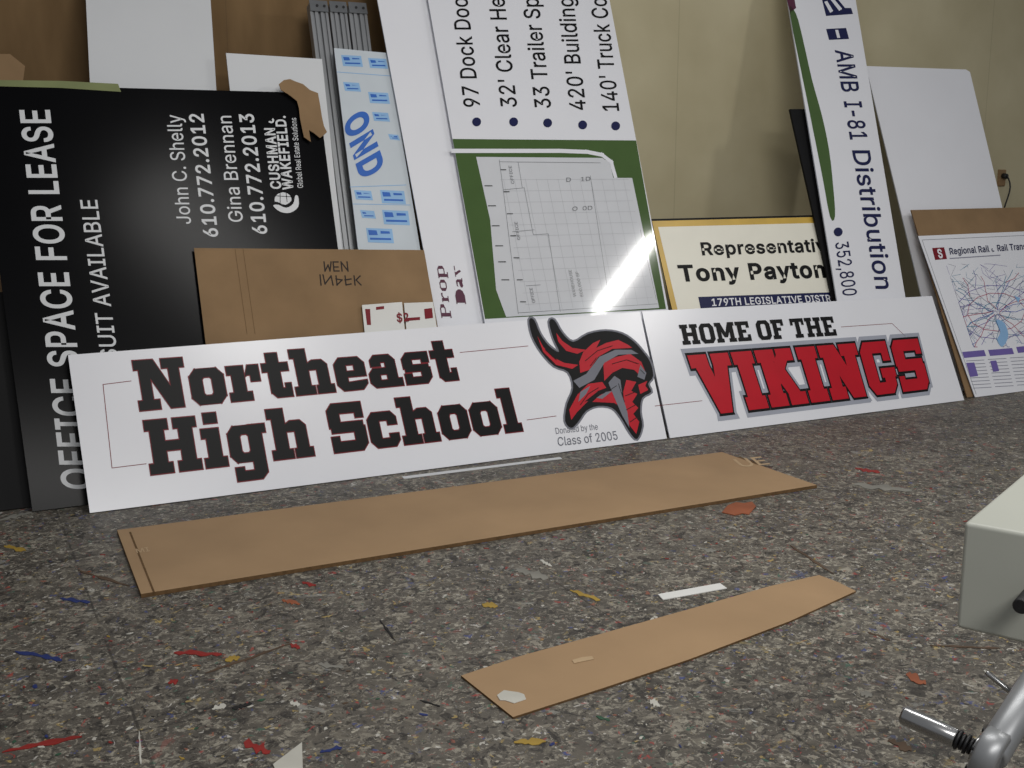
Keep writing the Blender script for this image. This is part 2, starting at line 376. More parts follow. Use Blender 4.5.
# ================================================================ FRONT SIGNS
A1=24
p=Panel(0,A1)
p.make('sign_panel',[(68,355),(640,311.5),(667.5,441),(90,514)],.006,WHITE,EDGE,'long white sign panel with black slab-serif school lettering')
slab(p,'Northeast',(140,411),(459,380),(132,361),(449,339),[(DRED,.2,2),(BLACK,0,3)],.8)
slab(p,'High School',(151,475),(523,431),(143,421),(512,388),[(DRED,.2,2),(BLACK,0,3)],.8)
p.lines('border_line',[[(131,381),(103,384.5),(112,468),(146,463.8)],[(460,352.5),(528,346)],[(527,420),(556,416)]],.0025,DRED,1)
text(p,'Donated by the',(556,434),(598,429.5),(555,428),(597,423.5),GREY)
text(p,'Class of 2005',(558,446),(618,439.5),(557,437.5),(616,431),GREY,.004)
OUT=smooth([(529,320),(534,320),(540,334),(549,346),(559,352),(553,338),(549,322),(554,320),(562,333),(573,342),(588,334),(606,331),(622,334),(634,342),(643,352),(650,362),(653,376),(648,384),(651,392),(642,398),(640,412),(642,426),(637,439),(630,433),(621,418),(612,408),(598,406),(586,411),(578,422),(571,428),(565,421),(567,404),(573,388),(568,372),(554,366),(541,352),(532,336)],3)
def offpx(poly,dl):
    q=[(x,-y) for x,y in poly]; q=offs(q,dl); return [(x,-y) for x,y in q]
p.flat('emblem',[offpx(OUT,1.8)],GREY,1)
p.flat('emblem',[OUT],BLACK,2)
p.flat('emblem',[[(537,336),(543,347),(552,357),(564,363),(578,365),(572,369),(556,365),(543,352)],
 [(556,333),(562,341),(572,348),(586,350),(577,354),(566,351),(558,342)],
 [(579,362),(583,352),(593,343),(600,340),(596,348),(606,343),(618,340),(628,345),(632,348),(612,349),(598,357),(589,370),(580,373)],
 [(603,363),(616,357),(630,354),(641,362),(646,374),(640,376),(634,370),(622,368),(612,373),(604,381)],
 [(571,420),(569,410),(577,395),(588,384),(602,382),(606,388),(592,393),(598,391),(584,402),(588,401),(577,412)],
 [(592,402),(600,395),(610,391),(619,396),(622,408),(614,403)],
 [(626,380),(636,382),(631,391),(637,394),(632,402),(638,408),(633,414),(639,422),(636,434),(629,425),(624,408),(623,392)],
 [(638,385),(647,381),(645,386),(648,390),(640,394)]],RED,3)
p.flat('emblem',[[(573,381),(586,374),(599,357),(615,350),(631,350),(638,354),(618,355),(604,363),(594,380),(579,388)],
 [(608,383),(614,376),(620,380),(622,396),(627,412),(629,428),(622,416),(615,400)],[(640,365),(646,373),(644,380),(637,377)],[(596,398),(606,392),(612,391),(602,399)],[(580,392),(590,386),(586,394),(578,402)]],GREY,4)
p.lines('emblem',[[(585,361),(597,351),(612,346)],[(612,364),(626,360),(638,364)],[(580,405),(588,394),(598,388)],[(625,396),(635,392)],[(626,410),(635,405)],[(630,422),(637,417)],[(590,366),(596,358)],[(610,390),(616,386)],[(618,384),(624,402)],[(640,370),(644,374)],[(545,350),(556,360)]],.003,BLACK,5)
p=Panel(0,A1)
p.make('sign_panel',[(642,311.5),(932,296),(964.5,401),(670.5,440.5)],.006,WHITE,EDGE,'white sign panel with red and black slab-serif lettering')
slab(p,'HOME OF THE',(683,345),(837,335.5),(678.5,325),(832,316.5),[(BLACK,0,3)],.9)
G2=dict(G); G2['N']=BIGN; G2['S']=BIGS
slab(p,'VIKINGS',(707,415),(930,388.5),(687,356),(917,339),[(LGREY,1.25,1),(BLACK,.5,2),(RED,.06,4)],1.05,G2)
p.lines('border_line',[[(841,327),(892,323.5),(905,336)],[(655,406),(702,400.8)]],.0025,DRED,1)
# ================================================================ BLACK SIGN
AL=21
p=Panel(.11,AL)
p.make('sign_panel',[(-26,84),(318,93)],.008,BLACKB,DARK,'large black sign standing on end with white sideways lettering',foot=((33,515),(338,248)))
W=WHITE2
text(p,'OFFICE SPACE FOR LEASE',(93,489),(49,110),(63,489),(20,110),W,.016)
text(p,'SUIT AVAILABLE',(118,360),(97,200),(101,360),(80,200),W,.007)
text(p,'John C. Shelly',(191,224),(181,115),(177,224),(166,115),W,.004)
text(p,'610.772.2012',(218,237),(203,114),(204,237),(189,114),W,.018)
text(p,'Gina Brennan',(243,222),(231,116),(229,222),(217,116),W,.004)
text(p,'610.772.2013',(267,234),(253,114),(253,234),(239,114),W,.018)
text(p,'CUSHMAN &',(281,189),(273,116),(271,189),(263,116),W,.024)
text(p,'WAKEFIELD.',(293,190),(285,116),(283,190),(275,116),W,.024)
text(p,'Global Real Estate Solutions',(303,188),(296,118),(297.5,188),(290.5,118),W,.004)
def disc(x,y,rx,ry,k=20): return [(x+rx*math.cos(2*math.pi*i/k),y+ry*math.sin(2*math.pi*i/k)) for i in range(k)]
p.flat('logo',[disc(283,200,8.5,7.5)],W,2)
p.flat('logo',[smooth([(273,203),(278,209),(288,210),(295,205),(297,196),(292,195),(291,201),(285,205),(277,202)],3)],BLACKB,3)
p.flat('logo',[smooth([(273,206),(280,212),(290,213),(298,207),(298,197),(295,196),(293,204),(286,208),(278,205)],3)],W,4)
p.lines('logo',[[(276,196),(291,197)],[(280,193),(280,203)],[(286,193),(287,202)]],.0025,BLACKB,3)
p.flat('masking_tape',[[(-20,80),(60,81),(118,84),(121,92),(60,88),(-20,86)]],TAPE,2)
p=Panel(.09,AL)
p.make('torn_cardboard',[(279,84),(284,80),(290,79),(297,82),(303,84),(310,90),(318,93),(320,104),(322,117),(324,126),(327,132),(324,135),(320,138),(314,133),(309,130),(310,137),(311,142),(304,137),(302,128),(300,118),(299,108),(297,101),(292,97),(288,94),(281,90)],.004,CARD,CARDE,'torn brown cardboard scrap hooked over the corner of the black sign','cardboard')
p=Panel(.17,AL)  # shaded wall beside the black sign, put in as a dark sheet
p.make('dark_panel',[(-110,292),(70,292)],.01,DARK,DARK,'added dark sheet standing in for shade behind the black sign','board',foot=((-60,500),(90,480)))
p=Panel(.24,AL)
p.make('board',[(84,-40),(208,-40)],.006,WHITE2,EDGE,'plain off-white board standing upright against the wall','board',foot=((90,84),(216,84)))
p=Panel(.21,AL)
p.make('cardboard_sheet',[(-30,54),(10,54),(25,66),(22,90)],.005,CARD,CARDE,'brown cardboard sheet standing behind the black sign','cardboard',foot=((-20,200),(26,110)))
p=Panel(.17,AL)
p.make('board',[(226,53),(322,59)],.005,WHITE2,EDGE,'narrow white board standing behind the black sign','board',foot=((230,90),(336,190)))
# ================================================================ ALUMINIUM POSTS
def post(tl,tr,fl,fr,label):
    p=Panel(.21,AL); a,b=p.st(*tl),p.st(*tr); c,e=p.down(tl,fl,.04),p.down(tr,fr,.04)
    cs=(a.x+b.x+c.x+e.x)/4
    prof=[(0,0),(.14,0),(.16,-.008),(.24,-.008),(.26,0),(.44,0),(.46,-.014),(.56,-.014),(.58,0),(.74,0),(.76,-.008),(.84,-.008),(.86,0),(1,0),(1,-.04),(0,-.04)]
    k=len(prof);V=[]
    for lo,hi in ((c,e),(a,b)):
        for u,w in prof:
            q=lo.lerp(hi,u); V.append((q.x-cs,q.y,w))
    Fc=[[i,(i+1)%k,(i+1)%k+k,i+k] for i in range(k)]+[list(range(k))[::-1],list(range(k,2*k))]
    ob=meshobj('aluminium_post',V,Fc,[ALU]); o=p.B+d*cs; M=Matrix.Identity(4)
    for i in range(3): M[i][0]=d[i]; M[i][1]=p.u[i]; M[i][2]=p.m[i]; M[i][3]=o[i]
    ob.matrix_world=M; tag(ob,label,'metal post','aluminium extrusions leaning on the wall')
    x0,x1=a.x-cs,b.x-cs; y=(a.y+b.y)/2
    Vb=[(x0,y-.04,.001),(x1,y-.04,.001),(x1,y+.012,.001),(x0,y+.012,.001)]
    Vb+= [(v[0],v[1],.006) for v in Vb]
    meshobj('end_plate',Vb,[[3,2,1,0],[4,5,6,7],[0,1,5,4],[1,2,6,5],[2,3,7,6],[3,0,4,7]],[DSTEEL],parent=ob)
    for xx in (x0*.6+x1*.4,x0*.2+x1*.8):
        k2=12; V2=[(xx+.006*math.cos(2*math.pi*i/k2),y-.014+.006*math.sin(2*math.pi*i/k2),zz) for zz in (.0061,.009) for i in range(k2)]
        meshobj('bolt',V2,[list(range(k2,2*k2))]+[[i,(i+1)%k2,(i+1)%k2+k2,i+k2] for i in range(k2)],[RUBBER],parent=ob)
post((309,3),(327,4),(340,248),(357,248),'grey ribbed aluminium extrusion leaning against the wall')
post((329,4),(346,5),(359,248),(376,248),'grey ribbed aluminium extrusion leaning against the wall')
post((348,5),(366,6),(378,248),(396,248),'grey ribbed aluminium extrusion leaning against the wall')
# ================================================================ FILM COVERED SHEET
p=Panel(.15,AL)
p.make('panel_sheet',[(334,48),(388,53)],.008,FILM,EDGE,'panel sheet in white protective film with blue printing',foot=((358,248),(420,248)))
text(p,'OND',(344,121),(362,180),(364,108),(384,168),BLUE,.035)
p.lines('film_print',[[(337,72),(391,76)],[(350,187),(406,185)],[(353,204),(410,205)]],.003,LBLUE,1)
def stamp(x,y,w=24):
    h=w*.55
    p.flat('film_print',[[(x,y),(x+w,y+1),(x+w+2,y+h+1),(x+2,y+h)]],LBLUE,1)
    p.flat('film_print',[[(x+2,y+2),(x+w*.4,y+2.5),(x+w*.45,y+h*.5),(x+3,y+h*.5)],[(x+w*.55,y+3),(x+w*.9,y+3.5),(x+w*.92,y+h*.4),(x+w*.56,y+h*.4)],[(x+4,y+h*.68),(x+w*.95,y+h*.72),(x+w*.97,y+h*.85),(x+4,y+h*.82)]],BLUE,2)
for x,y,w_ in [(341,55,20),(368,58,18),(343,82,16),(368,92,20),(372,112,16),(388,134,10),(354,190,17),(380,190,24),(360,210,14),(382,210,26),(366,228,26)]: stamp(x,y,w_)
# ================================================================ TALL WHITE SHEET, PLUM TEXT
p=Panel(.128,AL)
p.make('sign_panel',[(370,-40),(440,-40)],.006,WHITE,EDGE,'tall white sign panel with plum lettering turned sideways',foot=((437,322),(500,322)))
SG={'D':([R(.8,0,2.4,10),R(0,0,5,.9),R(0,9.1,5,10),[(5,0),(7.6,1.6),(8.6,4),(6.8,4.2),(6.2,2),(4.6,.9)],[(5,10),(7.6,8.4),(8.6,6),(6.8,5.8),(6.2,8),(4.6,9.1)],R(6.8,3.6,8.6,6.4)],8.8),
 'P':([R(.8,0,2.5,10),R(0,0,3.6,.8),R(0,9.2,5,10),[(4.6,10),(6.8,9),(7,6),(4.8,4.6),(4.8,5.4),(5.4,6.4),(5.3,8.4),(4.6,9.2)],R(2,4.6,5,5.4)],7.2),
 'r':([R(.6,0,2,6.6),R(0,0,3,.7),R(0,5.9,2,6.6),[(2,4.8),(3,6.7),(4.6,6.7),(4.6,5.3),(3.4,5.6),(2,4.2)]],4.8),
 'o':(ring(0,0,5.6,6.8,1.6,1.4,.8),5.6),
 'p':(ring(.8,0,6.2,6.8,1.5,1.4,.8)+[R(.6,-3,2,6.8),R(0,-3,3,-2.3),R(0,6,2,6.8)],6.2),
 'a':([R(3.4,.6,4.8,5.4),R(3.6,0,5.6,.8),[(.6,5.2),(1,6.6),(4,6.8),(4.8,5.4),(3.4,5.4),(1.8,5.8)],[(3.6,4),(.6,3),(0,1.4),(1,0),(3.6,.8),(3.6,1.6),(1.8,1),(1.4,2),(2,2.8),(3.6,3.4)]],5.6),
 'y':([[(.6,6.6),(2.2,6.6),(4,1.6),(3.2,0)],[(5.6,6.6),(4.6,6.6),(2.0,-2.8),(.4,-3),(.4,-2),(1.6,-1.8)],R(0,6,3,6.7),R(3.8,6,6.4,6.7)],6.4)}
slab(p,'Day',(466,304),(460,266),(456.5,304),(450.5,266),[(PURP,.06,2)],.9,SG)
slab(p,'Prop',(451.5,318),(443.5,266),(441.5,318),(433.5,266),[(PURP,.06,2)],.9,SG)
# ================================================================ PROPERTY SIGN
p=Panel(.10,AL)
p.make('sign_panel',[(421,-40),(602,-40)],.007,WHITEG,EDGE,'tall property sign with green site plan and sideways lettering',foot=((484,318),(668,308)))
BIG=p
for i,(s,x,y) in enumerate([("97 Dock Doo",480,107),("32' Clear He",517,107),("33 Trailer Sp",551,108),("420' Building",586,110),("140' Truck Co",619,111)]):
    text(p,s,(x,y),(x-13,-2),(x-16,y),(x-29,-2),BLACK,.008)
    p.flat('bullet',[disc(x-3.5,y+15,4.5,4.5,14)],NAVY,2)
p.flat('site_plan',[[(452.5,139),(636,140.5),(666,309),(485,319)]],GREEN,1)
p.lines('site_plan',[[(453,151),(560,151),(587,152),(602,155),(611,162),(615,176)]],.02,WHITEG,2)
def pq(u,v):
    a=Vector((477,157));b=Vector((630,158));c=Vector((509,317));e=Vector((660,308))
    q=bil(a,b,c,e,u,v); return (q.x,q.y)
p.flat('site_plan',[[(476,157),(602,158),(610,163),(613,178),(632,178),(659,308),(506,317),(496,290),(490,220)]],PLAN,2)
GL=mk('plan_line',(118,120,124),.2,.05); GF=mk('plan_line_faint',(180,182,186),.1,.03)
p.lines('plan_line',[[pq(u/14,.14),pq(u/14,.97)] for u in range(2,14)]+[[pq(.12,v/14),pq(.96,v/14)] for v in range(2,14)],.0012,GF,3)
p.lines('plan_line',[[(499,160),(503,190),(524,188),(533,235),(548,234),(560,312)],[(503,190),(518,314)],[(512,232),(534,230)],[(526,286),(540,285)],[(499,162),(600,163)],[(518,163),(522,188)],[(590,176),(610,308)],[(518,313),(657,304)],[(640,230),(656,300)]],.0018,GL,4)
p.lines('plan_line',[[(480+(y-160)*.18,y),(487+(y-160)*.18,y)] for y in (186,206,226,246,262,280)]+[[(499+(y-160)*.15,y),(504+(y-160)*.15,y)] for y in range(170,305,22)],.004,BLACK,4)
for s_,q in [('WAREHOUSE',((576,297),(571,270),(573,297),(568,270))),('800,000 SF',((583,297),(578,272),(580,297),(575,272))),('OFFICE',((520,240),(517,222),(517,240),(514,222))),('OFFICE',((535,303),(532,288),(532,303),(529,288))),('OFFICE',((514,184),(511,166),(511,184),(508,166))),
   ('D    1D',((566,182),(590,181),(566,178),(590,177))),('O  0D',((572,211),(592,210),(572,207),(592,206)))]:
    text(p,s_,*q,GL,0,5)
# ================================================================ SMALL CARDS, BOX
p=Panel(.085,AL)
p.make('cardboard_box',[(194,248),(300,249),(424,250)],.006,CARD,CARDE,'flattened brown cardboard box with marker scribbles','cardboard box',foot=((205,338),(436,318)))
p.lines('crease',[[(235,249),(247,334)],[(243,249),(255,334)]],.0015,CARDE,1)
p.lines('marker_scribble',[[(347,262),(348,271),(341,262),(342,271)],[(338,262),(333,262),(334,271),(339,271)],[(338,267),(334,267)],[(331,262),(330,271),(328,265),(325,271),(324,262)],
  [(323,275),(325,284),(331,276),(333,285)],[(336,276),(337,285),(342,280),(336,279)],[(345,276),(346,285),(351,284)],[(354,276),(355,285)],[(320,275),(321,285)],[(345,280),(351,279)],[(356,280),(360,276)],[(356,280),(361,285)]],.0055,MARK,1)
for i,(q,f) in enumerate([([(362,305),(402,302)],((364,325),(404,322))),([(404,303),(433,302)],((406,325),(436,322)))]):
    p=Panel(.068+.004*i,AL)
    p.make('small_card',q,.002,PAPER,PAPER,'small white printed card with red marks behind the long sign','card',foot=f)
    x=q[0][0]
    if i==0:
        text(p,'$2',(x+35,322),(x+47,321),(x+34,314),(x+46,313),DRED,.02)
        p.flat('print',[[(x+3,309),(x+8,309),(x+9,325),(x+5,325)],[(x+14,307),(x+22,306),(x+22,309),(x+14,310)]],DRED,1)
    else:
        p.flat('print',[[(x+20,309),(x+28,308),(x+29,318),(x+21,319)],[(x+2,318),(x+16,317),(x+16,320),(x+2,321)]],DRED,1)
# ================================================================ GOLD BORDER SIGN
p=Panel(.135,AL)
p.make('sign_panel',[(652,221),(858,216)],.006,GOLD,DARK,'white sign with gold border and heavy black lettering',foot=((672,309),(878,298)))
p.flat('face',[[(658,227),(856,222),(872,300),(678,312)]],CREAM,1)
p.lines('edge_line',[[(652,220),(858,215)]],.01,BLACK,1)
text(p,'Representative',(702,255),(836,251),(700,243),(834,239),BLACK,.024,3)
text(p,'Tony Payton',(680,281),(826,277),(677,266),(823,262),BLACK,.03,3)
p.flat('name_bar',[[(698,297),(840,292),(844,306),(701,311)]],NAVY,2)
text(p,'179TH LEGISLATIVE DISTRICT',(712,306),(846,301),(711,299),(844,294.5),WHITE,.016,3)
# ================================================================ DARK BOARD + TALL SIGN
p=Panel(.11,AL)
p.make('dark_panel',[(790,109),(830,109)],.012,DARK,DARK,'black board standing behind the tall narrow sign','board',foot=((833,300),(875,300)))
p=Panel(.085,AL)
p.make('sign_panel',[(781,-40),(849,-40)],.007,WHITE,EDGE,'tall narrow white sign with navy lettering running down it',foot=((837,300),(905,295)))
def along(f):
    return (835+41*f,50+239*f),(852+41*f,50+239*f)
for s_,f0,f1 in (('AMB',0,.175),('I-81',.215,.375),('Distribution',.42,1)):
    a,c_=along(f0); b,d_=along(f1); text(p,s_,a,b,c_,d_,NAVY,.012)
p.flat('bullet',[disc(838,232,4.5,4.5,14)],NAVY,2)
text(p,'352,800',(835,243),(843,296),(848,241),(857,295),NAVY,.006)
p.flat('stripe',[smooth([(789.5,12),(796,14),(803,40),(812,80),(822,116),(829,150),(833,185),(835,216),(830,217),(822,175),(806,95)],3)],GREEN,1)
p.flat('stripe',[[(785,-8),(793,-8),(796,8),(790,13)]],PURP,1)
p.flat('logo',[[(819,-12),(827,-14),(845,8),(851,8),(853,14),(826,16)],[(826,29),(846,28),(849,39),(829,40)]],NAVY,1)
p.flat('logo',[[(829,-2),(832,-3),(842,9),(839,11)],[(824,2),(827,1),(833,11),(830,13)],[(835,30),(838,30),(840,38),(837,38)]],WHITE,2)
# ================================================================ WHITE SHEET, MAP
p=Panel(.19,AL)
p.make('board',[(866,66),(966,69.5),(970,72)],.006,WHITE,EDGE,'large plain white board leaning against the cream wall','board',foot=((920,290),(1003,210)))
p=Panel(.045,25)
p.make('cardboard_sheet',[(911,210),(1075,206)],.006,CARD,CARDE,'brown cardboard backing sheet leaning behind the map poster','cardboard',foot=((968,400),(1140,383)))
p=Panel(.03,25)
p.make('map_poster',[(918,236),(1080,229),(1128,383),(976,400.5)],.005,WHITE,GREY,'transit map poster on a white board leaning on cardboard','poster')
p.lines('frame_line',[[(922,240),(1080,233)],[(922,240),(976,394)]],.0025,GREY,1)
MC=[mk('map_blue',(60,84,170),.5),mk('map_teal',(80,136,166),.5),mk('map_grey',(140,140,156),.5),mk('map_red',(176,80,104),.5),mk('map_violet',(108,92,164),.5)]
p.flat('print',[[(932,248),(944,247.3),(947,259),(935,260)]],DRED,1)
text(p,'S',(938.5,258),(943,257.6),(936.5,249.6),(941,249.3),WHITE,.03,2)
text(p,'Regional Rail & Rail Transit',(950,254.5),(1030,249),(948.8,248.3),(1028.8,243),NAVY,.014,3)
p.lines('legend_bar',[[(950,258.5),(1000,255.2)]],.006,MC[2],1)
rm=random.Random(3); hub=Vector((996,312))
def lim(q):
    return (min(max(q.x,930+(q.y-240)*.33+8),1062),min(max(q.y,264),347))
nets=[[] for _ in range(5)]
for k in range(26):
    a=2*math.pi*k/26+rm.uniform(-.1,.1); L0=rm.uniform(36,66); v=Vector((math.cos(a)*1.05,math.sin(a)*.75)); w_=Vector((-v.y,v.x)); j=0
    pts=[]
    for f in (.06,.2,.36,.52,.68,.84,1):
        j+=rm.uniform(-3,3); pts.append(lim(hub+v*L0*f+w_*j))
    nets[k%5].append(pts)
    if rm.random()<.7:
        b=Vector(pts[4]); nets[(k+2)%5].append([pts[4],lim(b+v*9+w_*9),lim(b+v*18+w_*12)])
for r_,k in ((12,1),(24,3),(34,4)):
    nets[k].append([lim(hub+Vector((math.cos(i*.5)*r_*1.2,math.sin(i*.5)*r_*.8))) for i in range(13)])
for k in range(5): p.lines('map_line',nets[k],.0032,MC[k],1+k%2)
for k in range(3):
    ls=[]
    for _ in range(44):
        a=Vector((rm.uniform(945,1050),rm.uniform(266,344)))
        b=a+Vector((rm.uniform(-18,18),rm.uniform(-12,12))); c=b+Vector((rm.uniform(-9,9),rm.uniform(-9,9)))
        ls.append([lim(a),lim(b),lim(c)])
    p.lines('map_street',ls,.0017,[MC[2],MC[4],MC[1]][k],1)
p.flat('map_water',[smooth([(996,320),(1004,323),(1008,336),(1002,347),(997,340),(1000,332)],3),[(1014,296),(1020,298),(1018,303)]],LBLUE,3)
p.flat('legend_bar',[[(962,352),(984,350),(986,356),(964,358)],[(988,350),(1012,348),(1014,354),(990,356)],[(1016,347),(1045,344),(1047,350),(1018,353)]],MC[4],1)
p.lines('legend_text',[[(966+i*.9+c,361+i*3.4-c*.07),(966+i*.9+c+18,361+i*3.4-c*.07-1)] for i in range(9) for c in (0,22,44,66)],.0035,MC[2],1)
p.flat('legend_bar',[[(966,363),(974,362.5),(978,376),(970,377)],[(990,361),(996,360.5),(999,371),(993,372)]],MC[4],2)
# ================================================================ WALL OUTLET
pw=P1+n*(WOFF-.001)
def wallpt(x,y):
    r=ray(x,y); t=(pw-C0).dot(n)/r.dot(n); return C0+r*t
oc=wallpt(1001,178)
V=[];
for (a,b,c) in [(-.035,-.055,0),(.035,-.055,0),(.035,.055,0),(-.035,.055,0)]: V.append(d*a+Z*b)
for (a,b) in [(-.03,-.05),(.03,-.05),(.03,.05),(-.03,.05)]: V.append(d*a+Z*b-n*.012)
ob=meshobj('wall_outlet',V,[[4,5,6,7],[0,1,5,4],[1,2,6,5],[2,3,7,6],[3,0,4,7],[3,2,1,0]],[CARD]); ob.location=oc
tag(ob,'small tan wall outlet with a dark plug on the cream wall','outlet')
def cyl(name,p0,p1,r,mat,parent=None,seg=24,r1=None,bev=0):
    p0=Vector(p0);p1=Vector(p1);ax=(p1-p0);l=ax.length;ax.normalize()
    q=Z.rotation_difference(ax) if abs(ax.z)<.9999 else Matrix.Identity(3).to_quaternion()
    r1=r if r1 is None else r1; V=[];Fc=[]
    rings=[(0,r*.85),(min(.003,l*.1),r),(l-min(.003,l*.1),r1),(l,r1*.85)]
    for z,rr in rings:
        for i in range(seg):
            a=2*math.pi*i/seg; V.append(q@Vector((rr*math.cos(a),rr*math.sin(a),z)))
    for k in range(3):
        for i in range(seg):
            j=(i+1)%seg; Fc.append([k*seg+i,k*seg+j,(k+1)*seg+j,(k+1)*seg+i])
    Fc.append(list(range(seg))[::-1]); Fc.append(list(range(3*seg,4*seg)))
    o=meshobj(name,V,Fc,[mat],smooth=False); 
    for pl in o.data.polygons[:3*seg]: pl.use_smooth=True
    if parent: o.parent=parent; o.location=p0-parent.location
    else: o.location=p0
    return o
c1=cyl('plug',oc-n*.012+Z*.015,oc-n*.045+Z*.01,.018,RUBBER); c1.parent=ob; c1.location=-n*.012+Z*.015
def tube(name,pts,r,mat,seg=8):
    V=[];Fc=[]; 
    for i,q in enumerate(pts):
        t=(pts[min(i+1,len(pts)-1)]-pts[max(i-1,0)]).normalized(); a=(d-t*d.dot(t)).normalized(); b=t.cross(a)
        for j in range(seg):
            an=2*math.pi*j/seg; V.append(q+a*r*math.cos(an)+b*r*math.sin(an))
    for i in range(len(pts)-1):
        for j in range(seg): Fc.append([i*seg+j,i*seg+(j+1)%seg,(i+1)*seg+(j+1)%seg,(i+1)*seg+j])
    return meshobj(name,V,Fc,[mat],smooth=True)
cpts=[-n*(.045+.02*math.sin(t/10*math.pi))+Z*(.012-.3*(t/10)**1.2)+d*(.02*math.sin(t*.6)) for t in range(11)]
co_=tube('cable',cpts,.005,RUBBER); co_.parent=ob
# ================================================================ FLOOR THINGS
def fslab(name,px,th,mat,side,label,cat,lift=None,z0=.0005,group=None):
    P=[floor_pt(*q,z0+th) for q in px]; c=sum(P,Vector())/len(P); c.z=0; k=len(P)
    lift=lift or [0]*k
    V=[(q.x-c.x,q.y-c.y,z0+th+l) for q,l in zip(P,lift)]+[(q.x-c.x,q.y-c.y,z0+l) for q,l in zip(P,lift)]
    ob=meshobj(name,V,[list(range(k)),list(range(k,2*k))[::-1]]+[[i,i+k,(i+1)%k+k,(i+1)%k] for i in range(k)],[mat,side],[0,0]+[1]*k)
    bm=bmesh.new(); bm.from_mesh(ob.data); bmesh.ops.recalc_face_normals(bm,faces=bm.faces); bm.to_mesh(ob.data); bm.free()
    ob.location=c; tag(ob,label,cat,group); return ob
def fmark(parent,name,px,z,mat):
    V=[];Fc=[]
    for poly in px:
        P=[floor_pt(*q,z)-parent.location for q in poly]; b=len(V); V+=P; Fc.append(list(range(b,b+len(P))))
    return meshobj(name,V,Fc,[mat],parent=parent)
def ftext(parent,body,A,B,C,D,z,mat,bold=.01):
    V,Fc,x0,x1=text_geo(body,bold); A,B,C,D=[floor_pt(*q,z)-parent.location for q in (A,B,C,D)]
    return meshobj('lettering',[bil(A,B,C,D,(x-x0)/(x1-x0),y/CAP) for x,y in V],Fc,[mat],parent=parent)
b1=fslab('cardboard_sheet',[(117,530),(722,452),(817,485),(141,594)],.012,CARDL,CARDE,'long folded strip of brown cardboard lying on the floor','cardboard')
fmark(b1,'crease',[[(129,532),(131,531.7),(155,592),(153,592.4)],[(737,457),(740,456.6),(760,464),(757,464.5)]],.0132,CARDE)
ftext(b1,'MI',(137,553),(150,551),(135,549),(148,547),.0135,PRINTL)
ftext(b1,'UE',(742,467),(770,464.0),(733,459.5),(761,456.5),.0135,PRINTL,.01)
b2=fslab('cardboard_sheet',[(461,675.5),(520,656),(600,634),(700,606),(770,586),(819,575),(838,582),(856,591),(790,621),(690,659),(600,689),(513,717)],.005,CARDL,CARDE,'curved offcut of brown cardboard lying on the floor','cardboard')
s1=fslab('paper_scrap',[(497,695),(504,690),(510,691),(518,692),(524,694),(526,699),(514,703),(505,700),(500,700)],.001,SCR['white'],PAPER,'crumpled grey-white paper scrap on the cardboard offcut','paper',z0=.0062)
s2=fslab('paper_scrap',[(572,660),(582,657),(592,656),(594,659),(584,661),(574,663)],.001,PRINTL,PRINTL,'small tan scrap on the cardboard offcut','paper',z0=.0062)
fslab('paper_strip',[(658,594),(720,583),(727,588),(663,599.5)],.002,PAPER,PAPER,'thin white paper strip on the spattered floor','paper')
fslab('cardboard_scrap',[(722,512),(728,505),(736,502),(744,503),(752,501.5),(756,506),(749,514),(742,513),(735,515)],.003,SCR['orange'],SCR['orange'],'torn orange-brown scrap beside the long cardboard strip','cardboard')
fslab('white_offcut',[(402,476.5),(560,457),(562,458.5),(404,478.5)],.002,WHITE2,WHITE2,'thin white offcut lying along the foot of the long sign','board')
def stroke(x0,y0,x1,y1,w):
    a=Vector((x0,y0));b=Vector((x1,y1)); t=(b-a).normalized(); nn=Vector((-t.y,t.x))*w/2
    k=9; top=[];bot=[]
    for i in range(k+1):
        f=i/k; e=(.25+.6*math.sin(math.pi*f)**.5) if 0<f<1 else .2
        top.append(a.lerp(b,f)+nn*e*random.uniform(.2,1.4)); bot.append(a.lerp(b,f)-nn*e*random.uniform(.2,1.4))
    return [(q.x,q.y) for q in bot+top[::-1]]
for x0,y0,x1,y1,w,c in [(15,651,62,660,7,'blue'),(174,652,222,654,7,'red'),(205,673,292,643,2.5,'brown'),(225,660,240,657,6,'yellow'),(2,752,82,736,6,'red'),(139,730,141,764,3,'white'),
 (320,752,342,747,7,'blue'),(244,742,270,752,13,'red'),(514,742,546,741,7,'yellow'),(596,716,610,720,3,'green'),(790,545,834,574,2.5,'brown'),(78,570,130,586,3,'brown'),
 (906,674,926,684,10,'orange'),(984,670,1006,690,5,'white'),(650,620,664,621,6,'white'),(650,700,660,706,7,'white'),(0,520,32,512,4,'grey'),(282,600,300,604,5,'orange'),(302,582,316,585,6,'red'),
 (482,604,498,606,6,'yellow'),(570,590,600,600,5,'yellow'),(420,700,440,706,3,'black'),(860,692,872,696,7,'grey'),(868,632,890,640,3,'brown'),(380,620,395,640,3,'black'),(930,645,1000,648,2.5,'brown'),(4,546,26,550,5,'yellow'),
 (168,683,178,680,6,'red'),(212,709,226,705,6,'white'),(290,702,300,704,6,'white'),(318,664,344,667,6,'grey'),(855,468,880,472,4,'red'),(60,598,90,602,4,'blue'),(540,560,552,566,4,'white'),(232,708,252,703,5,'black'),(300,648,290,644,5,'red'),(888,740,912,750,9,'brown'),(700,548,716,551,5,'grey'),(516,568,548,578,9,'grey'),(852,484,912,490,6,'grey')]:
    fslab('floor_scrap',stroke(x0,y0,x1,y1,w),.0012,SCR[c],SCR[c],f'{c} vinyl or paint scrap lying on the spattered floor','scrap',group='scraps on the floor')
